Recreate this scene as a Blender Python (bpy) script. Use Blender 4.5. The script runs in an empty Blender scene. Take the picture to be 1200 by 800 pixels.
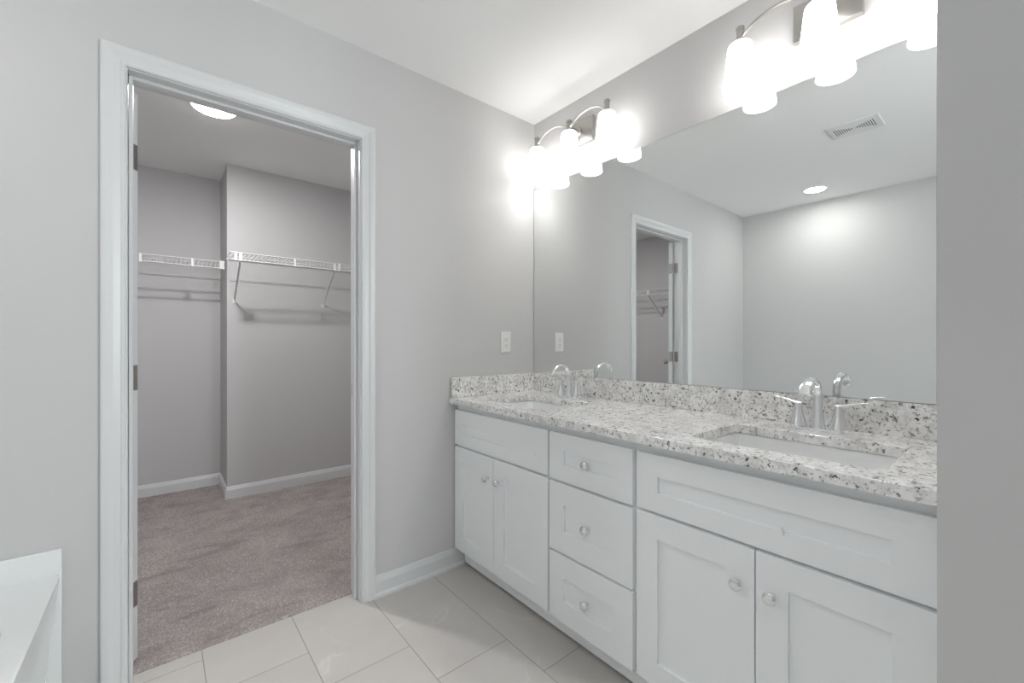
import bpy, bmesh, math, random
import numpy as np
from mathutils import Vector, Matrix
from mathutils.geometry import tessellate_polygon

random.seed(7)
sc = bpy.context.scene
COL = sc.collection

# ------------------------------------------------------------------ camera, world, exposure
F_PX = 497.44
cam_d = bpy.data.cameras.new('camera')
cam_d.sensor_fit = 'HORIZONTAL'
cam_d.sensor_width = 36.0
cam_d.lens = F_PX / 1200 * 36.0
cam_d.shift_y = 1.33 / 1200
cam_d.clip_start = 0.02
cam = bpy.data.objects.new('camera', cam_d)
COL.objects.link(cam)
cam.location = (-1.7145, -1.863, 1.1439)
cam.rotation_euler = (math.pi / 2, 0, -0.6914)
sc.camera = cam

sc.view_settings.view_transform = 'Standard'
sc.view_settings.look = 'None'
sc.view_settings.exposure = 0.27
sc.view_settings.gamma = 1.0
sc.view_settings.use_curve_mapping = False

SHADE_POWER = 5.0       # glow of the six frosted vanity lamp shades
BULB_POWER = 28.0      # bulbs inside them
CLOSET_POWER = 47.0     # flush closet lamp
CAN_POWER = 86.0       # recessed downlights
SHADE_TINT = (1.0, 0.975, 0.95)

world = bpy.data.worlds.new('world')
sc.world = world
world.use_nodes = True
world.node_tree.nodes['Background'].inputs[0].default_value = (0.935, 0.967, 1.0, 1)
world.node_tree.nodes['Background'].inputs[1].default_value = 17.5  # overcast sky, filling the room through the added window

cy = sc.cycles
cy.use_denoising = True
cy.max_bounces = 14
cy.diffuse_bounces = 8
cy.glossy_bounces = 8
cy.sample_clamp_indirect = 6.0
cy.blur_glossy = 0.5

H = 2.44
# ------------------------------------------------------------------ materials
def new_mat(name):
    m = bpy.data.materials.new(name)
    m.use_nodes = True
    nt = m.node_tree
    return m, nt, nt.nodes['Principled BSDF']

def N(nt, typ, **kw):
    n = nt.nodes.new(typ)
    for k, v in kw.items():
        setattr(n, k, v)
    return n

def math_n(nt, op, a, b=None, c=None):
    n = nt.nodes.new('ShaderNodeMath'); n.operation = op
    for i, v in enumerate((a, b, c)):
        if v is None: continue
        if isinstance(v, (int, float)): n.inputs[i].default_value = v
        else: nt.links.new(v, n.inputs[i])
    return n.outputs[0]

def mixc(nt, fac, a, b):
    n = nt.nodes.new('ShaderNodeMix'); n.data_type = 'RGBA'
    ins = [n.inputs[0], n.inputs[6], n.inputs[7]]
    for s, v in zip(ins, (fac, a, b)):
        if isinstance(v, (int, float)): s.default_value = v
        elif isinstance(v, tuple): s.default_value = (*v, 1) if len(v) == 3 else v
        else: nt.links.new(v, s)
    return n.outputs[2]

def ramp(nt, x, lo, hi):
    n = nt.nodes.new('ShaderNodeMapRange'); n.clamp = True
    nt.links.new(x, n.inputs[0])
    n.inputs[1].default_value = lo; n.inputs[2].default_value = hi
    return n.outputs[0]

def noise(nt, vec, scale, detail=3, rough=0.55, dist=0.0):
    n = nt.nodes.new('ShaderNodeTexNoise')
    nt.links.new(vec, n.inputs['Vector'])
    n.inputs['Scale'].default_value = scale
    n.inputs['Detail'].default_value = detail
    n.inputs['Roughness'].default_value = rough
    n.inputs['Distortion'].default_value = dist
    return n.outputs['Fac']

def objco(nt):
    return nt.nodes.new('ShaderNodeTexCoord').outputs['Object']

def bump(nt, p, h, strength, dist):
    b = nt.nodes.new('ShaderNodeBump')
    b.inputs['Strength'].default_value = strength
    b.inputs['Distance'].default_value = dist
    nt.links.new(h, b.inputs['Height'])
    nt.links.new(b.outputs['Normal'], p.inputs['Normal'])

def paint(name, col, rough, bscale=220, bstr=0.08, var=0.0):
    m, nt, p = new_mat(name)
    co = objco(nt)
    if var:
        f = noise(nt, co, 1.7, 2)
        c = mixc(nt, f, tuple(x * (1 - var) for x in col), tuple(min(1, x * (1 + var)) for x in col))
        nt.links.new(c, p.inputs['Base Color'])
    else:
        p.inputs['Base Color'].default_value = (*col, 1)
    p.inputs['Roughness'].default_value = rough
    if bstr: bump(nt, p, noise(nt, co, bscale, 2), bstr, 0.002)
    return m

def metal(name, col, rough, brushed=False):
    m, nt, p = new_mat(name)
    p.inputs['Base Color'].default_value = (*col, 1)
    p.inputs['Metallic'].default_value = 1.0
    p.inputs['Roughness'].default_value = rough
    if brushed: bump(nt, p, noise(nt, objco(nt), 400, 2), 0.05, 0.001)
    return m

def emit(name, col, strength, base=(0.9, 0.9, 0.9)):
    m, nt, p = new_mat(name)
    p.inputs['Base Color'].default_value = (*base, 1)
    p.inputs['Roughness'].default_value = 0.3
    p.inputs['Emission Color'].default_value = (*col, 1)
    p.inputs['Emission Strength'].default_value = strength
    return m

M = {}
M['wall'] = paint('wall_paint', (0.60, 0.597, 0.595), 0.7, var=0.012)
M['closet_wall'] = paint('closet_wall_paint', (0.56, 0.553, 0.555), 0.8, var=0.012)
M['ceiling'] = paint('ceiling_paint', (0.90, 0.90, 0.895), 0.9)
M['trim'] = paint('trim_paint', (0.69, 0.70, 0.707), 0.32, bstr=0.0)
M['cabinet'] = paint('cabinet_paint', (0.90, 0.92, 0.935), 0.36, bstr=0.0)
M['dark'] = paint('dark_gap', (0.08, 0.08, 0.08), 0.9, bstr=0.0)
M['carcass'] = paint('cabinet_carcass', (0.62, 0.62, 0.61), 0.5, bstr=0.0)
M['plastic'] = paint('white_plastic', (0.84, 0.84, 0.83), 0.3, bstr=0.0)
M['slot'] = paint('slot_dark', (0.12, 0.12, 0.12), 0.6, bstr=0.0)
M['wire'] = paint('white_vinyl_wire', (0.66, 0.66, 0.665), 0.4, bstr=0.0)
M['porcelain'] = paint('porcelain', (0.86, 0.87, 0.87), 0.08, bstr=0.0)
M['acrylic'] = paint('tub_acrylic', (0.82, 0.84, 0.84), 0.12, bstr=0.0)
M['vent'] = paint('vent_enamel', (0.80, 0.80, 0.79), 0.4, bstr=0.0)
M['chrome'] = metal('chrome', (0.86, 0.87, 0.88), 0.06)
M['nickel'] = metal('brushed_nickel', (0.44, 0.43, 0.41), 0.32, True)
M['hinge'] = metal('satin_hinge', (0.42, 0.41, 0.40), 0.38, True)
M['mirror'] = metal('mirror_silver', (0.87, 0.885, 0.88), 0.0)
M['shade'] = emit('lit_frosted_glass', SHADE_TINT, SHADE_POWER)
M['bulb'] = emit('lit_bulb', SHADE_TINT, BULB_POWER)
M['closet_lens'] = emit('lit_closet_lens', (1, 0.99, 0.985), CLOSET_POWER)
M['closet_core'] = emit('lit_closet_core', (1, 0.99, 0.985), CLOSET_POWER * 17)
M['can_lens'] = emit('lit_downlight_lens', (1, 0.985, 0.96), CAN_POWER)

def fill_pane():  # glazing of the fill window added behind the camera
    m, nt, p = new_mat('fill_window_glass')
    tr = nt.nodes.new('ShaderNodeBsdfTransparent'); gl = nt.nodes.new('ShaderNodeBsdfGlossy')
    gl.inputs['Roughness'].default_value = 0.02
    tr.inputs[0].default_value = (0.97, 0.985, 0.98, 1)
    mx = nt.nodes.new('ShaderNodeMixShader'); mx.inputs[0].default_value = 0.06
    nt.links.new(tr.outputs[0], mx.inputs[1]); nt.links.new(gl.outputs[0], mx.inputs[2])
    nt.links.new(mx.outputs[0], nt.nodes['Material Output'].inputs[0])
    return m
M['fill_pane'] = fill_pane()

def granite():
    m, nt, p = new_mat('speckled_granite')
    co = objco(nt)
    n1 = noise(nt, co, 26, 4, 0.65)
    base = mixc(nt, ramp(nt, n1, 0.40, 0.62), (0.95, 0.945, 0.935), (0.72, 0.712, 0.70))
    n2 = noise(nt, co, 85, 3, 0.65)
    c = mixc(nt, ramp(nt, n2, 0.56, 0.63), base, (0.46, 0.455, 0.45))
    n3 = noise(nt, co, 56, 4, 0.7)
    shift = nt.nodes.new('ShaderNodeVectorMath'); shift.operation = 'ADD'
    nt.links.new(co, shift.inputs[0]); shift.inputs[1].default_value = (3.1, 7.7, 1.3)
    n4 = noise(nt, shift.outputs[0], 72, 3, 0.6)
    c = mixc(nt, ramp(nt, n4, 0.62, 0.67), c, (0.30, 0.275, 0.26))
    c = mixc(nt, ramp(nt, n3, 0.592, 0.64), c, (0.065, 0.062, 0.065))
    nt.links.new(c, p.inputs['Base Color'])
    p.inputs['Roughness'].default_value = 0.10
    p.inputs['Specular IOR Level'].default_value = 0.8
    return m
M['granite'] = granite()

def tile():
    m, nt, p = new_mat('porcelain_floor_tile')
    co = objco(nt)
    s = nt.nodes.new('ShaderNodeSeparateXYZ'); nt.links.new(co, s.inputs[0])
    W, L = 0.3035, 0.92
    u = math_n(nt, 'DIVIDE', math_n(nt, 'ADD', s.outputs[0], 0.686), W)
    r = math_n(nt, 'FLOOR', u); fu = math_n(nt, 'FRACT', u)
    v = math_n(nt, 'DIVIDE', math_n(nt, 'ADD', math_n(nt, 'ADD', s.outputs[1], 0.795), math_n(nt, 'MULTIPLY', r, 0.2055)), L)
    fl = math_n(nt, 'FLOOR', v); fv = math_n(nt, 'FRACT', v)
    def edge(f, size):
        d = math_n(nt, 'MINIMUM', f, math_n(nt, 'SUBTRACT', 1.0, f))
        return math_n(nt, 'MULTIPLY', d, size)
    d = math_n(nt, 'MINIMUM', edge(fu, W), edge(fv, L))
    grout = math_n(nt, 'SUBTRACT', 1.0, ramp(nt, d, 0.0010, 0.0020))
    cmb = nt.nodes.new('ShaderNodeCombineXYZ'); nt.links.new(r, cmb.inputs[0]); nt.links.new(fl, cmb.inputs[1])
    wn = nt.nodes.new('ShaderNodeTexWhiteNoise'); nt.links.new(cmb.outputs[0], wn.inputs[0])
    off = nt.nodes.new('ShaderNodeVectorMath'); off.operation = 'MULTIPLY_ADD'
    nt.links.new(wn.outputs['Color'], off.inputs[0]); off.inputs[1].default_value = (9, 9, 9); nt.links.new(co, off.inputs[2])
    n1 = noise(nt, off.outputs[0], 3.2, 5, 0.6, 0.6)
    c = mixc(nt, n1, (0.49, 0.462, 0.437), (0.62, 0.595, 0.57))
    n2 = noise(nt, off.outputs[0], 1.5, 4, 0.55, 0.5)
    vein = math_n(nt, 'SUBTRACT', 1.0, ramp(nt, math_n(nt, 'ABSOLUTE', math_n(nt, 'SUBTRACT', n2, 0.5)), 0.0, 0.010))
    c = mixc(nt, math_n(nt, 'MULTIPLY', math_n(nt, 'MULTIPLY', vein, ramp(nt, n1, 0.50, 0.62)), 0.5), c, (0.70, 0.68, 0.66))
    n5 = noise(nt, off.outputs[0], 40, 4, 0.6)
    c = mixc(nt, math_n(nt, 'MULTIPLY', n5, 0.15), c, (0.45, 0.43, 0.41))
    c = mixc(nt, grout, c, (0.30, 0.275, 0.25))
    nt.links.new(c, p.inputs['Base Color'])
    p.inputs['Roughness'].default_value = 0.38
    bump(nt, p, math_n(nt, 'SUBTRACT', 1.0, grout), 0.5, 0.0015)
    return m
M['tile'] = tile()

def carpet_mat():
    m, nt, p = new_mat('taupe_cut_pile_carpet')
    co = objco(nt)
    n1 = noise(nt, co, 5.0, 4, 0.6, 0.5)
    c = mixc(nt, ramp(nt, n1, 0.35, 0.65), (0.43, 0.38, 0.367), (0.63, 0.565, 0.548))
    n2 = noise(nt, co, 190, 3, 0.7)
    c = mixc(nt, ramp(nt, n2, 0.36, 0.66), (0.30, 0.265, 0.255), c)
    n3 = noise(nt, co, 90, 2, 0.6)
    c = mixc(nt, math_n(nt, 'MULTIPLY', ramp(nt, n3, 0.52, 0.7), 0.5), c, (0.72, 0.66, 0.64))
    mp = nt.nodes.new('ShaderNodeMapping'); mp.inputs['Rotation'].default_value = (0, 0, 0.5); mp.inputs['Scale'].default_value = (2.0, 6.0, 1)
    nt.links.new(co, mp.inputs['Vector'])
    n4 = noise(nt, mp.outputs[0], 1.6, 4, 0.65, 0.4)
    c = mixc(nt, math_n(nt, 'MULTIPLY', ramp(nt, n4, 0.53, 0.70), 0.62), c, (0.24, 0.21, 0.20))
    nt.links.new(c, p.inputs['Base Color'])
    p.inputs['Roughness'].default_value = 1.0
    p.inputs['Specular IOR Level'].default_value = 0.05
    bump(nt, p, n2, 0.9, 0.006)
    return m
M['carpet'] = carpet_mat()

# ------------------------------------------------------------------ mesh helpers
class MB:
    def __init__(self): self.v = []; self.f = []; self.smooth = []
    def add(self, vs, fs, smooth=False):
        o = len(self.v); self.v += [tuple(x) for x in vs]
        for f in fs:
            self.f.append(tuple(i + o for i in f)); self.smooth.append(smooth)
        return self
    def box(self, a, b):
        x0, y0, z0 = [min(p, q) for p, q in zip(a, b)]; x1, y1, z1 = [max(p, q) for p, q in zip(a, b)]
        return self.add([(x0,y0,z0),(x1,y0,z0),(x1,y1,z0),(x0,y1,z0),(x0,y0,z1),(x1,y0,z1),(x1,y1,z1),(x0,y1,z1)],
            [(3,2,1,0),(4,5,6,7),(0,1,5,4),(1,2,6,5),(2,3,7,6),(3,0,4,7)])
    def tube(self, pts, rad, n=10, flat=None, up=None):
        """tube along pts; rad a number or list; flat = (a, b) scale of the section"""
        pts = [Vector(p) for p in pts]; k = len(pts)
        rads = rad if isinstance(rad, (list, tuple)) else [rad] * k
        t0 = (pts[1] - pts[0]).normalized()
        ref = Vector(up) if up else (Vector((0, 0, 1)) if abs(t0.z) < 0.9 else Vector((0, 1, 0)))
        side = t0.cross(ref).normalized()
        vs = []
        for i, p in enumerate(pts):
            t = (pts[min(i + 1, k - 1)] - pts[max(i - 1, 0)]).normalized()
            side = (side - t * side.dot(t)).normalized()
            b = side.cross(t).normalized()
            r = rads[i]
            ra, rb = (r if isinstance(r, (tuple, list)) else (r, r))
            for j in range(n):
                a = 2 * math.pi * j / n
                vs.append(p + side * (ra * math.cos(a)) + b * (rb * math.sin(a)))
        fs = []
        for i in range(k - 1):
            for j in range(n):
                j2 = (j + 1) % n
                fs.append((i*n+j, i*n+j2, (i+1)*n+j2, (i+1)*n+j))
        o = len(self.v)
        self.add(vs, fs, True)
        self.add(vs[:n], [tuple(range(n))[::-1]]); self.add(vs[-n:], [tuple(range(n))])
        return self
    def lathe(self, prof, center, n=28, axis='z', caps=True):
        """prof: list of (r, h) along axis; axis z, x or -x"""
        cx, cyy, cz = center; vs = []
        for r, h in prof:
            for j in range(n):
                a = 2 * math.pi * j / n; c, s = r * math.cos(a), r * math.sin(a)
                if axis == 'z': vs.append((cx + c, cyy + s, cz + h))
                elif axis == '-x': vs.append((cx - h, cyy + c, cz + s))
                elif axis == '-y': vs.append((cx + c, cyy - h, cz + s))
        fs = []
        for i in range(len(prof) - 1):
            for j in range(n):
                j2 = (j + 1) % n; fs.append((i*n+j, i*n+j2, (i+1)*n+j2, (i+1)*n+j))
        if caps:
            fs.append(tuple(range(n))[::-1]); k = (len(prof) - 1) * n
            fs.append(tuple(k + j for j in range(n)))
        return self.add(vs, fs, True)
    def plate(self, outer, holes, z0, z1):
        """flat slab with holes, polygons as lists of (x, y)"""
        loops = [outer] + holes
        flat = [p for l in loops for p in l]
        tris = tessellate_polygon([[Vector((x, y, 0)) for x, y in l] for l in loops])
        n = len(flat)
        fs = []
        for t in tris:
            a, b, c = [flat[i] for i in t]
            ar = (b[0]-a[0])*(c[1]-a[1]) - (b[1]-a[1])*(c[0]-a[0])
            t = tuple(t) if ar > 0 else tuple(t[::-1])
            fs.append(tuple(i + n for i in t)); fs.append(t[::-1])
        k = 0
        for l in loops:
            m = len(l)
            for i in range(m):
                j = (i + 1) % m; fs.append((k+i, k+j, k+j+n, k+i+n))
            k += m
        self.add([(x, y, z0) for x, y in flat] + [(x, y, z1) for x, y in flat], fs)
        return self
    def extrude(self, prof, mapf, length):
        """2-D profile swept straight: mapf(a, b, s) -> point, s = 0 or length"""
        n = len(prof)
        vs = [mapf(a, b, 0) for a, b in prof] + [mapf(a, b, length) for a, b in prof]
        fs = [(i, (i+1) % n, (i+1) % n + n, i + n) for i in range(n)]
        fs += [tuple(range(n))[::-1], tuple(range(n, 2*n))]
        return self.add(vs, fs)
    def build(self, name, mat, parent=None, bevel=0.0, seg=2, loc=None, fix=True):
        me = bpy.data.meshes.new(name)
        me.from_pydata(self.v, [], self.f); me.update()
        me.polygons.foreach_set('use_smooth', self.smooth)
        if fix:
            bm = bmesh.new(); bm.from_mesh(me)
            bmesh.ops.remove_doubles(bm, verts=bm.verts, dist=1e-6)
            bmesh.ops.recalc_face_normals(bm, faces=bm.faces)
            bm.to_mesh(me); bm.free()
        me.materials.append(mat)
        o = bpy.data.objects.new(name, me); COL.objects.link(o)
        if parent: 
            o.parent = parent
            o.matrix_parent_inverse = Matrix.Translation(-parent.location)
        if bevel:
            b = o.modifiers.new('bevel', 'BEVEL'); b.width = bevel; b.segments = seg
            b.limit_method = 'ANGLE'; b.angle_limit = math.radians(40)
        if any(self.smooth):
            w = o.modifiers.new('ws', 'WEIGHTED_NORMAL'); w.keep_sharp = True
        return o

def tag(o, label=None, cat=None, group=None, kind=None):
    if label: o['label'] = label
    if cat: o['category'] = cat
    if group: o['group'] = group
    if kind: o['kind'] = kind
    return o

def thing(name, loc, label, cat, group=None):
    o = bpy.data.objects.new(name, None); o.empty_display_size = 0.05
    COL.objects.link(o); o.location = loc
    return tag(o, label, cat, group)

def struct(o, label=None):
    o['kind'] = 'structure'
    if label: o['label'] = label
    return o

def sbox(name, a, b, mat, label=None):
    return struct(MB().box(a, b).build(name, mat), label)

def copy_tree(o, delta, parent=None):
    """a thing with copies of its parts and sub-parts, moved by delta"""
    c = o.copy(); COL.objects.link(c)
    if parent is None: c.location = o.location + Vector(delta)
    else:
        c.parent = parent
        c.matrix_parent_inverse = o.matrix_parent_inverse.copy()
    for ch in list(o.children): copy_tree(ch, delta, c)
    return c

def rrect(x0, x1, y0, y1, r, n=6):
    pts = []
    for cx, cyy, a0 in ((x1-r, y1-r, 0), (x0+r, y1-r, 90), (x0+r, y0+r, 180), (x1-r, y0+r, 270)):
        for i in range(n + 1):
            a = math.radians(a0 + 90 * i / n)
            pts.append((cx + r * math.cos(a), cyy + r * math.sin(a)))
    return pts

# ------------------------------------------------------------------ room shell
XL, YF = -2.95, -3.4          # far left wall, wall behind the camera
TH = 0.115                    # partition thickness
YB, YBUMP, XBUMP = 2.255, 1.82, -1.345
XCR = -0.12                   # closet's right wall
JL, JR, JT = -1.797, -1.040, 2.035   # door opening

sbox('floor', (XL-.1, YF-.1, -.06), (0.1, 0.092, 0.0), M['tile'], 'pale greige porcelain tile bathroom floor')

# closet carpet: a real pile surface
def carpet():
    x0, x1, y0, y1 = XL, XCR, 0.092, YB
    dx = 0.007
    nx, ny = int((x1-x0)/dx), int((y1-y0)/dx)
    rng = np.random.default_rng(3)
    X, Y = np.meshgrid(np.linspace(x0, x1, nx+1), np.linspace(y0, y1, ny+1))
    Z = 0.008 + rng.random(X.shape) * 0.007 + 0.002*np.sin(X*9+2*np.sin(Y*5))*np.sin(Y*7)
    jx = (rng.random(X.shape)-.5)*0.004; jy = (rng.random(X.shape)-.5)*0.004
    jx[:, 0] = jx[:, -1] = 0; jy[0] *= 1.0; jy[-1] = 0
    Z[0] = -0.002 + rng.random(nx+1)*0.004
    V = np.stack([X+jx, Y+jy, Z], -1).reshape(-1, 3)
    i = np.arange(nx*ny); a = (i // nx)*(nx+1) + i % nx
    Fq = np.stack([a, a+1, a+nx+2, a+nx+1], -1)
    me = bpy.data.meshes.new('carpet')
    me.vertices.add(len(V)); me.vertices.foreach_set('co', V.ravel())
    me.loops.add(Fq.size); me.loops.foreach_set('vertex_index', Fq.ravel())
    me.polygons.add(len(Fq)); me.polygons.foreach_set('loop_start', np.arange(0, Fq.size, 4))
    me.update(calc_edges=True); me.validate()
    me.materials.append(M['carpet'])
    o = bpy.data.objects.new('floor_closet', me); COL.objects.link(o)
    struct(o, 'taupe cut pile carpet covering the closet floor')
carpet()
sbox('floor_closet_base', (XL-.1, 0.092, -.06), (0.0, YB+.1, -0.004), M['dark'])

sbox('ceiling', (XL-.1, YF-.1, H), (0.1, TH/2, H+.06), M['ceiling'], 'white bathroom ceiling')
sbox('ceiling_closet', (XL-.1, TH/2, H), (0.1, YB+.1, H+.06), M['ceiling'], 'white closet ceiling')

def wall_door(name, ya, yb, mat):
    m = MB()
    m.box((XL, ya, 0), (JL-.02, yb, H)).box((JR+.02, ya, 0), (0.0, yb, H)).box((JL-.02, ya, JT+.02), (JR+.02, yb, H))
    return struct(m.build(name, mat))
wall_door('wall_back', 0.0, TH-.0125, M['wall'])
wall_door('wall_closet_front', TH-.0125, TH, M['closet_wall'])
sbox('wall_right', (0.0, YF, 0), (0.1, TH, H), M['wall'], 'light grey wall behind the vanity mirror')
sbox('wall_left', (XL-.1, YF, 0), (XL, TH-.0125, H), M['wall'])
# unseen window added behind the camera to fill the room with soft light
WX0, WX1, WZ0, WZ1 = -0.88, -0.10, 0.85, 2.25
m = MB()
m.box((XL-.1, YF-.1, 0), (WX0, YF, H)).box((WX1, YF-.1, 0), (0.1, YF, H)).box((WX0, YF-.1, 0), (WX1, YF, WZ0)).box((WX0, YF-.1, WZ1), (WX1, YF, H))
struct(m.build('wall_front', M['wall']))
m = MB()
xm, zm = (WX0+WX1)/2, (WZ0+WZ1)/2
for a, b in (((WX0, WZ0), (WX0+.05, WZ1)), ((WX1-.05, WZ0), (WX1, WZ1)), ((WX0+.05, WZ0), (WX1-.05, WZ0+.05)), ((WX0+.05, WZ1-.05), (WX1-.05, WZ1)), ((xm-.03, WZ0+.05), (xm+.03, WZ1-.05)), ((WX0+.05, zm-.02), (xm-.03, zm+.02)), ((xm+.03, zm-.02), (WX1-.05, zm+.02))):
    m.box((a[0], YF-.075, a[1]), (b[0], YF-.03, b[1]))
fill_win = struct(m.build('fill_window_1', M['trim']))
MB().box((WX0+.04, YF-.056, WZ0+.04), (WX1-.04, YF-.052, WZ1-.04)).build('fill_pane', M['fill_pane'], fill_win)
MB().box((WX0-.05, YF-.03, WZ0-.03), (WX1+.05, YF+.04, WZ0)).build('fill_sill', M['trim'], fill_win, bevel=.004)
pl = bpy.data.lights.new('fill_window_portal', 'AREA'); pl.shape = 'RECTANGLE'; pl.size = WX1-WX0; pl.size_y = WZ1-WZ0
pl.cycles.is_portal = True
po = bpy.data.objects.new('fill_window_portal', pl); COL.objects.link(po)
po.location = (xm, YF-.09, zm); po.rotation_euler = (math.pi/2, 0, 0)
sbox('wall_partition', (-0.68, -1.886, 0), (0.0, -1.766, H), M['wall'], 'grey stub wall end at the right edge')
sbox('wall_closet_left', (XL-.1, TH-.0125, 0), (XL, YB, H), M['closet_wall'])
sbox('wall_closet_back', (XL-.1, YB, 0), (XBUMP, YB+.1, H), M['closet_wall'])
sbox('wall_closet_bump', (XBUMP, YBUMP, 0), (XCR+.1, YB+.1, H), M['closet_wall'])
sbox('wall_closet_right', (XCR, TH, 0), (XCR+.1, YBUMP, H), M['closet_wall'])

# baseboards: profile (depth from wall, height)
BASE = [(0, 0), (0.020, 0), (0.020, 0.010), (0.016, 0.018), (0.0125, 0.021), (0.0125, 0.068), (0.010, 0.078), (0.0085, 0.082), (0.006, 0.092), (0, 0.094)]
CBASE = [(0, 0), (0.0125, 0), (0.0125, 0.075), (0.009, 0.086), (0.006, 0.098), (0, 0.10)]
def baseboard(name, prof, p, d, nrm, length):
    p, d, nrm = Vector(p), Vector(d), Vector(nrm)
    m = MB().extrude(prof, lambda a, b, s: p + nrm*a + d*s + Vector((0, 0, b)), length)
    return struct(m.build(name, M['trim']))
baseboard('baseboard_back', BASE, (-0.9815, 0, 0), (1, 0, 0), (0, -1, 0), 0.9815-0.502)
baseboard('baseboard_left', BASE, (XL, YF, 0), (0, 1, 0), (1, 0, 0), -YF-1.66)
baseboard('baseboard_front', BASE, (XL+.021, YF, 0), (1, 0, 0), (0, 1, 0), -XL-.03)
baseboard('baseboard_partition', BASE, (-0.68, -1.886, 0), (0, 1, 0), (-1, 0, 0), 0.115)
baseboard('baseboard_closet_back', CBASE, (XL+.0, YB, 0), (1, 0, 0), (0, -1, 0), XBUMP-XL)
baseboard('baseboard_closet_side', CBASE, (XBUMP, YBUMP-.0125, 0), (0, 1, 0), (-1, 0, 0), YB-YBUMP)
baseboard('baseboard_closet_bump', CBASE, (XBUMP-.0005, YBUMP, 0), (1, 0, 0), (0, -1, 0), XCR-XBUMP)
baseboard('baseboard_closet_left', CBASE, (XL, TH+.02, 0), (0, 1, 0), (1, 0, 0), YB-TH-.033)
baseboard('baseboard_closet_right', CBASE, (XCR, TH+.02, 0), (0, 1, 0), (-1, 0, 0), YBUMP-TH-.033)

# door casing: mitred profile around the opening
CW = 0.060
CAS = [(0.0, 0.0), (0.0, 0.008), (0.004, 0.0115), (0.010, 0.0115), (0.013, 0.0095), (0.030, 0.0125), (0.040, 0.0165), (0.049, 0.0175), (0.056, 0.0175), (CW, 0.0145), (CW, 0.0)]
def casing(name, ywall, sgn, reveal=0.004):
    xl, xr, zt = JL-reveal, JR+reveal, JT+reveal
    m = MB(); n = len(CAS)
    rings = []
    for (fx, fz) in ((-1, 'b'), (-1, 't'), (1, 't'), (1, 'b')):
        ring = []
        for a, h in CAS:
            x = (xl - a) if fx < 0 else (xr + a)
            z = 0.0 if fz == 'b' else zt + a
            ring.append((x, ywall + sgn*h, z))
        rings.append(ring)
    vs = [q for r in rings for q in r]; fs = []
    for k in range(3):
        for i in range(n):
            j = (i+1) % n; fs.append((k*n+i, k*n+j, (k+1)*n+j, (k+1)*n+i))
    fs += [tuple(range(n)), tuple(range(3*n, 4*n))]
    m.add(vs, fs)
    return struct(m.build(name, M['trim']), None)
casing('trim_1', 0.0, -1)['label'] = 'white moulded casing around the closet doorway'
casing('trim_2', TH, 1)
# jamb with stop
m = MB()
m.box((JL-.02, 0.0, 0), (JL, TH, JT+.02)).box((JR, 0.0, 0), (JR+.02, TH, JT+.02)).box((JL, 0.0, JT), (JR, TH, JT+.02))
m.box((JL, 0.038, 0), (JL+.011, 0.073, JT)).box((JR-.011, 0.038, 0), (JR, 0.073, JT)).box((JL+.011, 0.038, JT-.011), (JR-.011, 0.073, JT))
jamb = struct(m.build('trim_3', M['trim'], bevel=0.0025), 'white door jamb with stop in the closet doorway')
sp = MB().box((JR-.0015, 0.080, 0.90), (JR+.001, 0.104, 0.955)).build('strike_plate', M['hinge'], jamb, bevel=0.0006)
sp['label'] = 'satin metal strike plate'

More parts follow.
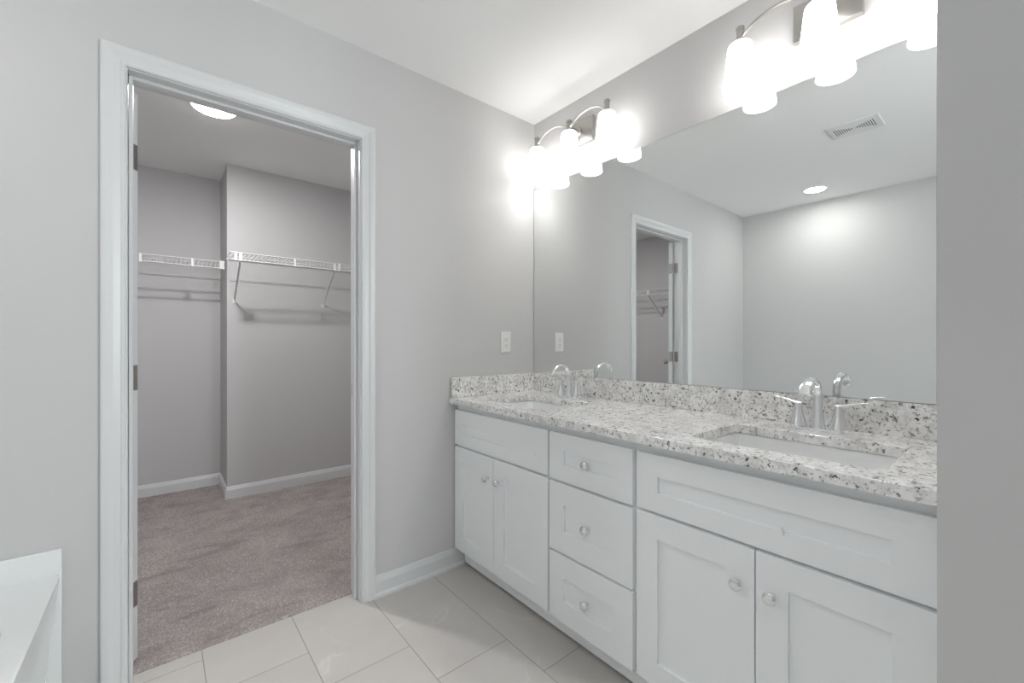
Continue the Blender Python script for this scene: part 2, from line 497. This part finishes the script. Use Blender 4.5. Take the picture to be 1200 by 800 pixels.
# ------------------------------------------------------------------ closet door, swung well back into the closet
TH_D = math.radians(151)
axis = Vector((JL+0.0008, TH+0.006, 0))
def dm(a, t, z):
    """door coordinates: a along the leaf from the hinge edge, t thickness (0 = closet face, .035 = bathroom face when shut)"""
    a += 0.002
    lx, ly = a, -0.006 - t
    c, s = math.cos(TH_D), math.sin(TH_D)
    return Vector((axis.x + c*lx - s*ly, axis.y + s*lx + c*ly, z))
def door():
    W, Z0, Z1, T = 0.750, 0.022, 2.030, 0.035
    e = thing('door_1', tuple(axis), 'white panelled door swung back into the carpeted closet', 'door')
    e['kind'] = 'structure'
    m = MB()
    rects = [(0.12, W-.12, 0.26, 0.92), (0.12, W-.12, 1.06, 1.90)]
    outer = [(0, Z0), (W, Z0), (W, Z1), (0, Z1)]
    for tface, depth in ((0.0, 1), (T, -1)):
        holes = [[(a0, z0), (a1, z0), (a1, z1), (a0, z1)] for a0, a1, z0, z1 in rects]
        loops = [outer] + holes
        flat = [p for l in loops for p in l]
        tris = tessellate_polygon([[Vector((x, y, 0)) for x, y in l] for l in loops])
        m.add([dm(a, tface, z) for a, z in flat], [tuple(t) for t in tris])
        for a0, a1, z0, z1 in rects:
            i = 0.022; d = tface + depth*0.008
            o4 = [dm(a0, tface, z0), dm(a1, tface, z0), dm(a1, tface, z1), dm(a0, tface, z1)]
            i4 = [dm(a0+i, d, z0+i), dm(a1-i, d, z0+i), dm(a1-i, d, z1-i), dm(a0+i, d, z1-i)]
            m.add(o4 + i4, [(0,1,5,4), (1,2,6,5), (2,3,7,6), (3,0,4,7), (4,5,6,7)])
    c8 = [dm(a, t, z) for t in (0, T) for a, z in outer]
    m.add(c8, [(0,1,5,4), (1,2,6,5), (2,3,7,6), (3,0,4,7)])
    m.build('leaf', M['trim'], e)
    for z in (0.255, 1.02, 1.80):
        h = MB()
        h.tube([(axis.x, axis.y, z-.045), (axis.x, axis.y, z+.045)], 0.0062, 12)
        h.tube([(axis.x, axis.y, z+.045), (axis.x, axis.y, z+.050)], 0.0045, 10)
        h.tube([(axis.x, axis.y, z-.050), (axis.x, axis.y, z-.045)], 0.0045, 10)
        h.box((JL-.0005, TH-.034, z-.044), (JL+.0022, TH+.001, z+.044))
        # leaf on the door's hinge edge
        q = [dm(-0.0022, t, zz) for t in (-0.001, 0.032) for zz in (z-.044, z+.044)] + [dm(0.0003, t, zz) for t in (-0.001, 0.032) for zz in (z-.044, z+.044)]
        h.add(q, [(0,1,3,2), (4,6,7,5), (0,4,5,1), (2,3,7,6), (0,2,6,4), (1,5,7,3)])
        for dz in (-.030, 0, .030):
            h.lathe([(0.0035, 0), (0.003, .001), (0.0, .0012)], (JL+.0022, TH-.017, z+dz), 10, 'z') if False else None
        o = h.build('hinge', M['hinge'], e); o['label'] = 'satin metal hinge'
    for tface, sg in ((0.0, -1), (0.035, 1)):
        pts = [dm(W-.065, tface + sg*t, 0.945) for t in (0.0, 0.008, 0.0085, 0.022, 0.030, 0.044, 0.056, 0.062)]
        k = MB().tube(pts, [0.030, 0.029, 0.012, 0.011, 0.020, 0.0275, 0.022, 0.008], 20, up=(0, 0, 1))
        k.build('door_knob', M['hinge'], e)
door()

# ------------------------------------------------------------------ vanity cabinets
FX = -0.556       # face of doors and drawer fronts
FR = -0.537       # face frame
CT = 0.834        # underside of the countertop
def shaker(y0, y1, z0, z1, my, mz, mzb=None, rec=0.009):
    """front on plane x = FX between y0 > y1, recessed flat panel"""
    mzb = mz if mzb is None else mzb
    m = MB()
    def R(x, a, b, c, d): return [(x, a, c), (x, b, c), (x, b, d), (x, a, d)]
    back = R(FR-.0005, y0, y1, z0, z1); front = R(FX, y0, y1, z0, z1)
    inn = R(FX, y0-my, y1+my, z0+mzb, z1-mz); rc = R(FX+rec, y0-my, y1+my, z0+mzb, z1-mz)
    m.add(back+front+inn+rc, [(0,1,2,3)] + [(a+i, a+(i+1) % 4, b+(i+1) % 4, b+i) for a, b in ((0, 4), (4, 8), (8, 12)) for i in range(4)] + [(12,13,14,15)])
    return m
KNOB = [(0.008, 0.0), (0.0075, 0.003), (0.0055, 0.006), (0.0055, 0.013), (0.009, 0.016), (0.0145, 0.0185), (0.0165, 0.022), (0.0155, 0.0255), (0.011, 0.028), (0.004, 0.0292)]
def knob(y, z, parent, recessed=False):
    x = FX + (0.009 if recessed else 0.0)
    return MB().lathe(KNOB, (x+.0003, y, z), 24, '-x').build('knob', M['chrome'], parent)

def carcass(e, y0, y1):
    m = MB()
    m.box((FR+.02, y0, .10), (-.006, y0-.016, CT-.001)).box((FR+.02, y1, .10), (-.006, y1+.016, CT-.001))
    m.box((FR+.02, y0-.016, .10), (-.006, y1+.016, .116)).box((-.016, y0-.016, .116), (-.006, y1+.016, CT-.001))
    m.build('body', M['carcass'], e)
def frame(e, y0, y1, rails, mid=None):
    m = MB()
    m.box((FR, y0, .10), (FR+.02, y0-.038, CT-.001)).box((FR, y1, .10), (FR+.02, y1+.038, CT-.001))
    for z0, z1 in rails: m.box((FR+.0005, y0-.038, z0), (FR+.02, y1+.038, z1))
    m.build('face_frame', M['cabinet'], e)
def toe(e, y0, y1):
    MB().box((-.498, y0, 0.009), (-.484, y1, .10)).build('toe_kick', M['cabinet'], e)

def sink_base(y0, y1, ys, fr, label):
    e = thing('vanity_sink_cabinet', (-.27, (y0+y1)/2, 0), label, 'cabinet', 'vanity base cabinets')
    carcass(e, y0, y1); frame(e, y0, y1, ((.10, .135), (.60, .64), (.79, CT-.001))); toe(e, y0, y1)
    a, b = fr
    f = shaker(a, b, .628, .803, .072, .066, .060).build('false_front', M['cabinet'], e, bevel=0.0008)
    d1 = shaker(a, ys+.0015, .098, .618, .072, .072).build('door', M['cabinet'], e, bevel=0.0008)
    d2 = shaker(ys-.0015, b, .098, .618, .072, .072).build('door', M['cabinet'], e, bevel=0.0008)
    knob(ys+.040, .522, d1); knob(ys-.040, .522, d2)
    return e, f
c1, _ = sink_base(-0.003, -0.6845, -0.330, (-0.005, -0.6795), 'white shaker vanity cabinet under the far sink, against the outlet wall')
c2, f3 = sink_base(-1.0715, -1.7655, -1.4275, (-1.081, -1.760), 'white shaker vanity cabinet under the near sink, beside the stub wall')
tab = MB().tube([(FX-.0006, -1.486, .698), (FX-.002, -1.489, .694), (FX-.0015, -1.491, .686), (FX-.0006, -1.491, .678)], [.0015, .0035, .003, .001], 8)
tab.build('paint_chip', M['plastic'], f3)['label'] = 'small raised white paint chip'

e = thing('vanity_drawer_cabinet', (-.27, -.878, 0), 'white shaker cabinet with three stacked drawers between the two sink cabinets', 'cabinet', 'vanity base cabinets')
carcass(e, -.6855, -1.0705); frame(e, -.6855, -1.0705, ((.10, .13), (.34, .37), (.60, .64), (.79, CT-.001))); toe(e, -.6855, -1.0705)
for z0, z1, mz in ((.624, .803, .066), (.355, .615, .080), (.094, .346, .084)):
    d = shaker(-.690, -1.066, z0, z1, .076, mz).build('drawer', M['cabinet'], e, bevel=0.0008)
    knob(-.872, (z0+z1)/2 - .004, d, True)

# ------------------------------------------------------------------ countertop, sinks
CZ = 0.864
SINKS = [(-.385, 'far'), (-1.445, 'near')]
SX0, SX1, SHW = -.497, -.182, .222
ct = thing('vanity_countertop', (-.29, -.88, CT), 'white granite countertop with grey and black speckles on the vanity cabinets', 'countertop')
slab = MB().plate([(-.588, -1.7655), (-.001, -1.7655), (-.001, -.001), (-.588, -.001)],
                  [rrect(SX0, SX1, y-SHW, y+SHW, .030) for y, _ in SINKS], CT, CZ)
slab.build('slab', M['granite'], ct, bevel=0.0025)
MB().box((-.021, -1.7655, CZ), (-.001, -.021, .966)).build('backsplash', M['granite'], ct, bevel=0.0015)
MB().box((-.580, -.021, CZ), (-.001, -.001, .966)).build('side_splash', M['granite'], ct, bevel=0.0015)

def sink(y, label):
    s = thing('undermount_sink', (-.34, y, CT-.14), label, 'sink', 'undermount vanity sinks')
    specs = [(-.010, CT, .034), (-.003, CT-.001, .034), (.003, CT-.006, .034), (.010, CT-.06, .04), (.020, CT-.11, .05), (.045, CT-.132, .06), (.10, CT-.138, .05)]
    n = None; m = MB(); vs = []
    for ins, z, r in specs:
        loop = rrect(SX0-.004+ins, SX1+.004-ins, y-SHW-.004+ins, y+SHW+.004-ins, max(.02, r), 8); n = len(loop)
        vs += [(a, b, z) for a, b in loop]
    k = len(specs)
    fs = [(i*n+j, i*n+(j+1) % n, (i+1)*n+(j+1) % n, (i+1)*n+j) for i in range(k-1) for j in range(n)]
    fs.append(tuple((k-1)*n+j for j in range(n)))
    # outer skin so the bowl has thickness
    m.add(vs, fs, True)
    o = m.build('bowl', M['porcelain'], s, fix=False)
    so = o.modifiers.new('shell', 'SOLIDIFY'); so.thickness = 0.008; so.offset = -1
    MB().lathe([(.0, .004), (.018, .004), (.022, .002), (.023, -.002)], (-.30, y, CT-.138), 24, 'z', False).build('drain', M['chrome'], s)['label'] = 'chrome drain'
    return s
sink(-.385, 'white rectangular undermount sink in the granite near the outlet wall')
sink(-1.445, 'white rectangular undermount sink in the granite beside the stub wall')

# ------------------------------------------------------------------ faucets
def faucet():
    y, x = -1.445, -.112
    f = thing('faucet', (x, y, CZ), 'chrome two-handle faucet behind the near sink, beside the stub wall', 'faucet', 'chrome vanity faucets')
    bp = MB().plate(rrect(x-.027, x+.027, y-.078, y+.078, .026, 8), [], CZ, CZ+.012)
    bp.build('base_plate', M['chrome'], f, bevel=.004, seg=3)
    pts, rr = [], []
    for i, (px, pz, ra, rb) in enumerate([(x, .870, .024, .021), (x, .885, .020, .0165), (x, .915, .0155, .0130), (x, .945, .0130, .0110), (x, .970, .0120, .010)]):
        pts.append((px, y, pz)); rr.append((ra, rb))
    R0 = .066; cxx, czz = x-R0, .970
    for i in range(1, 15):
        a = math.radians(i*150/14)
        k = i/14
        pts.append((cxx + R0*math.cos(a), y, czz + R0*.92*math.sin(a))); rr.append((.0120+.0055*k, .010-.0045*k))
    lx, _, lz = pts[-1]
    pts.append((lx-.007, y, lz-.012)); rr.append((.0182, .0055))
    MB().tube(pts, rr, 20, up=(1, 0, 0)).build('spout', M['chrome'], f)
    for s in (1, -1):
        hy = y + s*.0535
        h = MB().lathe([(.0255, .008), (.025, .016), (.0205, .030), (.0155, .048), (.0120, .064), (.0105, .074), (.0115, .080), (.010, .086), (.003, .089)], (x, hy, CZ), 24)
        ho = h.build('handle', M['chrome'], f)
        lv = MB().tube([(x, hy-s*.010, .947), (x-.001, hy+s*.010, .950), (x-.003, hy+s*.030, .957), (x-.005, hy+s*.052, .963), (x-.006, hy+s*.068, .965), (x-.006, hy+s*.074, .965)],
                       [(.007, .0050), (.0085, .0050), (.0075, .0038), (.0075, .0030), (.007, .0025), (.003, .0015)], 16, up=(0, 0, 1))
        lv.build('lever', M['chrome'], ho)
    return f
fa = faucet()
fb = copy_tree(fa, (0, 1.063, 0))
fb['label'] = 'chrome two-handle faucet behind the far sink, nearest the outlet wall'

# ------------------------------------------------------------------ mirror
mi = thing('vanity_mirror', (0, -.85, .966), 'large frameless wall mirror above the granite backsplash', 'mirror')
MB().box((-.006, -1.702, .9675), (-.0005, -.0035, 2.045)).build('glass', M['mirror'], mi)
ed = MB().box((-.0055, -.0035, .9675), (-.0005, -.0012, 2.046)).box((-.0055, -1.702, 2.045), (-.0005, -.0012, 2.0468))
ed.build('edge_channel', M['hinge'], mi)['label'] = 'thin dark edge'

# ------------------------------------------------------------------ vanity lights
def vanity_light():
    yc, D = -.367, .095
    v = thing('vanity_light', (0, yc, 2.243), 'three-shade brushed nickel vanity light above the mirror, in the room corner', 'wall light', 'vanity lights above the mirror')
    bp = MB().box((-.024, yc-.095, 2.180), (-.0005, yc+.095, 2.306))
    bp.build('back_plate', M['nickel'], v, bevel=.003)
    MB().tube([(-.024, yc, 2.250), (-D, yc, 2.250)], .009, 14).lathe([(.026, 0), (.024, .006), (.012, .009)], (-.024, yc, 2.250), 24, '-x').build('stem', M['nickel'], v)
    SP = .2405
    for s in (1, -1):
        pts = []
        for i in range(17):
            t = i/16
            pts.append((-D, yc + s*(.006+t*(SP-.012)), 2.246 + .046*(1-(2*t-1)**2)**.8))
        MB().tube(pts, [(.0085, .0045)]*17, 12, up=(0, 0, 1)).build('arm', M['nickel'], v)
    for k in (1, 0, -1):
        y = yc + k*SP
        MB().lathe([(.0, -.001), (.0185, -.001), (.0185, .003), (.0125, .006), (.0120, .046), (.0145, .049), (.0145, .058), (.0118, .062), (.004, .0635)], (-D, y, 2.226), 24).build('socket_cap', M['nickel'], v)
        sh = MB().lathe([(.020, .0005), (.034, -.002), (.0395, -.008), (.0420, -.020), (.0570, -.160)], (-D, y, 2.226), 40, 'z', False)
        sh.lathe([(.0535, -.159), (.0390, -.021), (.036, -.011), (.020, -.004)], (-D, y, 2.226), 40, 'z', False)
        sh.lathe([(.0570, -.160), (.0552, -.1615), (.0535, -.159)], (-D, y, 2.226), 40, 'z', False)
        so = sh.build('lamp_shade', M['shade'], v); so['label'] = 'lit white frosted glass shade'
        MB().lathe([(.0, .0), (.014, .002), (.022, .012), (.026, .028), (.022, .045), (.014, .060), (.013, .085), (.0, .086)], (-D, y, 2.130), 20, 'z', False).build('bulb', M['bulb'], so)
    return v
va = vanity_light()
vb = copy_tree(va, (0, -1.078, 0))
vb['label'] = 'three-shade brushed nickel vanity light above the near sink, cut by the stub wall'

# ------------------------------------------------------------------ outlet on the back wall
o = thing('wall_outlet', (-.2215, 0, 1.147), 'white electrical outlet on the wall left of the mirror', 'outlet')
MB().box((-.2575, -.0065, 1.0885), (-.1855, -.0002, 1.2055)).build('cover_plate', M['plastic'], o, bevel=.0025)
rc = MB().box((-.2385, -.0082, 1.1135), (-.2045, -.006, 1.1805)).build('receptacle', M['plastic'], o, bevel=.001)
sl = MB()
for zc in (1.164, 1.130):
    sl.box((-.2285, -.0086, zc-.004), (-.2268, -.0080, zc+.004)).box((-.2165, -.0086, zc-.004), (-.2148, -.0080, zc+.004))
    sl.lathe([(.0025, 0), (.0025, .0005)], (-.2215, -.0081, zc-.0095), 10, '-y')
sl.build('slots', M['slot'], rc)
MB().box((-.2285, -.0090, 1.1475), (-.2225, -.0080, 1.1525)).box((-.2205, -.0090, 1.1475), (-.2145, -.0080, 1.1525)).build('test_button', M['vent'], rc)
for z in (1.1975, 1.0965):
    MB().lathe([(.0032, 0), (.0028, .0008), (.0, .001)], (-.2215, -.0064, z), 12, '-y', False).build('screw', M['plastic'], o)

# ------------------------------------------------------------------ bathtub along the far left side of the doorway wall
tb = thing('bathtub', (-2.45, -.8, 0), 'white bathtub along the wall left of the closet doorway', 'bathtub')
TX0, TX1, TY0, TY1, TZ = XL+.002, -1.9465, -1.65, -.014, .449
tm = MB()
inner = rrect(TX0+.09, TX1-.06, TY0+.12, TY1-.14, .16, 8)
outer = [(TX0, TY0), (TX1, TY0), (TX1, TY1), (TX0, TY1)]
flat = outer + inner
tris = tessellate_polygon([[Vector((x, y, 0)) for x, y in l] for l in (outer, inner)])
tm.add([(x, y, TZ) for x, y in flat], [tuple(t) for t in tris])
n = len(inner); vs = []
lev = [(0, TZ), (.012, TZ-.010), (.03, TZ-.10), (.06, TZ-.28), (.12, TZ-.36), (.22, TZ-.375)]
for ins, z in lev:
    vs += [(a, b, z) for a, b in rrect(TX0+.09+ins, TX1-.06-ins, TY0+.12+ins, TY1-.14-ins, .16, 8)]
fs = [(i*n+j, i*n+(j+1) % n, (i+1)*n+(j+1) % n, (i+1)*n+j) for i in range(len(lev)-1) for j in range(n)]
fs.append(tuple((len(lev)-1)*n+j for j in range(n)))
tm.add(vs, fs, True)
SL = .045      # the apron leans in towards the floor
tm.add([(TX1, TY0, TZ), (TX1, TY1, TZ), (TX1-SL, TY1, 0.0), (TX1-SL, TY0, 0.0), (TX0, TY0, TZ), (TX0, TY0, 0.0), (TX0, TY1, TZ), (TX0, TY1, 0.0)],
       [(0, 1, 2, 3), (4, 0, 3, 5), (1, 6, 7, 2)])
tm.build('tub_body', M['acrylic'], tb, bevel=.004, seg=3)
MB().box((XL+.002, -.0135, 0.0), (-1.944, -.001, .523)).build('splash_panel', M['acrylic'], tb, bevel=.003)

# ------------------------------------------------------------------ wire shelves in the closet
def wire_shelf(label, p0, along, out, length, braces, clips, end_bracket=None, D=.305):
    """p0 = start on the wall at deck height, along/out = unit directions"""
    p0, al, ou = Vector(p0), Vector(along), Vector(out)
    s = thing('wire_shelf', tuple(p0 + al*length/2), label, 'shelf', 'white wire closet shelves')
    P = lambda a, d, z: p0 + al*a + ou*d + Vector((0, 0, z))
    w = MB(); nW = int(length/.0254)
    for i in range(nW+1):
        a = .004 + i*(length-.008)/nW
        w.tube([P(a, .004, .003), P(a, D-.004, .003), P(a, D, .0), P(a, D, -.044)], .0015, 5)
    w.build('wire_deck', M['wire'], s)
    for d, z, r in ((.004, -.001, .003), (D*.52, -.001, .003), (D, .003, .0042), (D, -.045, .0042)):
        MB().tube([P(.001, d, z), P(length-.001, d, z)], r, 8).build('rail', M['wire'], s)
    for a in clips:
        c = MB(); q = [P(a+da, D+dd, z) for da in (-.007, .007) for dd in (-.004, .006) for z in (-.050, .008)]
        c.add(q, [(0,1,3,2), (4,6,7,5), (0,4,5,1), (2,3,7,6), (0,2,6,4), (1,5,7,3)])
        c.build('rail_clip', M['plastic'], s)
    for a in braces:
        b = MB().tube([P(a, D-.004, -.046), P(a, D-.012, -.054), P(a, .016, -.285), P(a, .003, -.292)], [(.006, .0045)]*4, 8).build('support_brace', M['wire'], s)
        q = [P(a+da, dd, z) for da in (-.011, .011) for dd in (0.0005, .005) for z in (-.315, -.285)]
        MB().add(q, [(0,1,3,2), (4,6,7,5), (0,4,5,1), (2,3,7,6), (0,2,6,4), (1,5,7,3)]).build('wall_clip', M['plastic'], b)
        q = [P(a+da, D+dd, z) for da in (-.009, .009) for dd in (-.003, .006) for z in (-.050, .006)]
        MB().add(q, [(0,1,3,2), (4,6,7,5), (0,4,5,1), (2,3,7,6), (0,2,6,4), (1,5,7,3)]).build('hook_clip', M['plastic'], b)
    for a in (end_bracket or []):
        q = [P(a+da, dd, z) for da in (-.016, .016) for dd in (D-.022, D+.008) for z in (-.052, .010)]
        MB().add(q, [(0,1,3,2), (4,6,7,5), (0,4,5,1), (2,3,7,6), (0,2,6,4), (1,5,7,3)]).build('end_bracket', M['plastic'], s, bevel=.003)
    return s
SZ = 1.742
wire_shelf('white wire shelf in the deep recess at left of the closet', (XL+.31, YB, SZ), (1, 0, 0), (0, -1, 0), XBUMP-XL-.312, [.30], [.82, 1.10], [XBUMP-XL-.312-.016])
wire_shelf('white wire shelf with two diagonal braces on the bumped-out closet wall', (XBUMP-.012, YBUMP, SZ+.004), (1, 0, 0), (0, -1, 0), XCR-XBUMP+.010, [.058, .672, 1.18], [.030, .392, .705], None)
wire_shelf('white wire shelf on the closet side wall, seen only in the mirror', (XL, TH+.004, SZ), (0, 1, 0), (1, 0, 0), YB-TH-.008, [.80, 1.55], [.79, 1.2], None)

# ------------------------------------------------------------------ ceiling fixtures
cl = thing('closet_ceiling_light', (-1.49, .96, H), 'round flush white ceiling light glowing inside the closet', 'ceiling light')
MB().lathe([(.108, 0), (.108, -.012), (.104, -.018), (.101, -.018)], (-1.49, .96, H), 48, 'z', False).build('trim_ring', M['plastic'], cl)
MB().lathe([(.102, -.016), (.096, -.022), (.07, -.0245), (.040, -.0248)], (-1.49, .96, H), 48, 'z', False).build('lens', M['closet_lens'], cl)['label'] = 'glowing white lens'
MB().lathe([(.040, -.0248), (.03, -.027), (.0, -.028)], (-1.49, .96, H), 32, 'z', False).build('lamp_core', M['closet_core'], cl)

def downlight(x, y, label, lens='can_lens'):
    d = thing('recessed_downlight', (x, y, H), label, 'ceiling light', 'recessed downlights')
    MB().lathe([(.092, 0), (.091, -.004), (.078, -.006), (.074, -.003)], (x, y, H), 40, 'z', False).build('trim_ring', M['plastic'], d)
    MB().lathe([(.075, -.003), (.06, -.0045), (.0, -.005)], (x, y, H), 40, 'z', False).build('lens', M[lens], d)
    return d
downlight(-2.566, -.73, 'small round recessed downlight in the bathroom ceiling, seen in the mirror')

vt = thing('ceiling_vent', (-1.507, -1.21, H), 'white rectangular ceiling vent seen in the mirror', 'vent')
vx0, vx1, vy0, vy1 = -1.612, -1.404, -1.338, -1.082
slots = []
for sg in (1, -1):
    for k in range(8):
        yy = -1.21 + sg*(.014 + k*.0112)
        hl = .014 + .0058*k
        slots.append([(-1.508-hl, yy-.0024), (-1.508+hl, yy-.0024), (-1.508+hl, yy+.0024), (-1.508-hl, yy+.0024)])
b_ = .006      # face plate with a raised, bevelled rim
MB().plate([(vx0+b_, vy0+b_), (vx1-b_, vy0+b_), (vx1-b_, vy1-b_), (vx0+b_, vy1-b_)], slots, H-.0075, H-.0055).build('face_plate', M['vent'], vt)
rim = []
for ins, z in ((0, H-.0003), (0, H-.003), (b_, H-.0075), (b_+.002, H-.0075)):
    rim += [(vx0+ins, vy0+ins, z), (vx1-ins, vy0+ins, z), (vx1-ins, vy1-ins, z), (vx0+ins, vy1-ins, z)]
MB().add(rim, [(a*4+i, a*4+(i+1) % 4, a*4+4+(i+1) % 4, a*4+4+i) for a in range(3) for i in range(4)]).build('rim', M['vent'], vt)
MB().box((vx0+.02, vy0+.02, H-.0012), (vx1-.02, vy1-.02, H-.0006)).build('duct_shade_sheet', M['slot'], vt)['label'] = 'flat dark sheet standing for the shade behind the slots'  # dark sheet puts the duct's inner shade into colour
for yy in (vy0+.016, vy1-.016):
    MB().lathe([(.0035, -.0074), (.003, -.0086), (.0, -.009)], (-1.508, yy, H), 12, 'z', False).build('screw', M['vent'], vt)
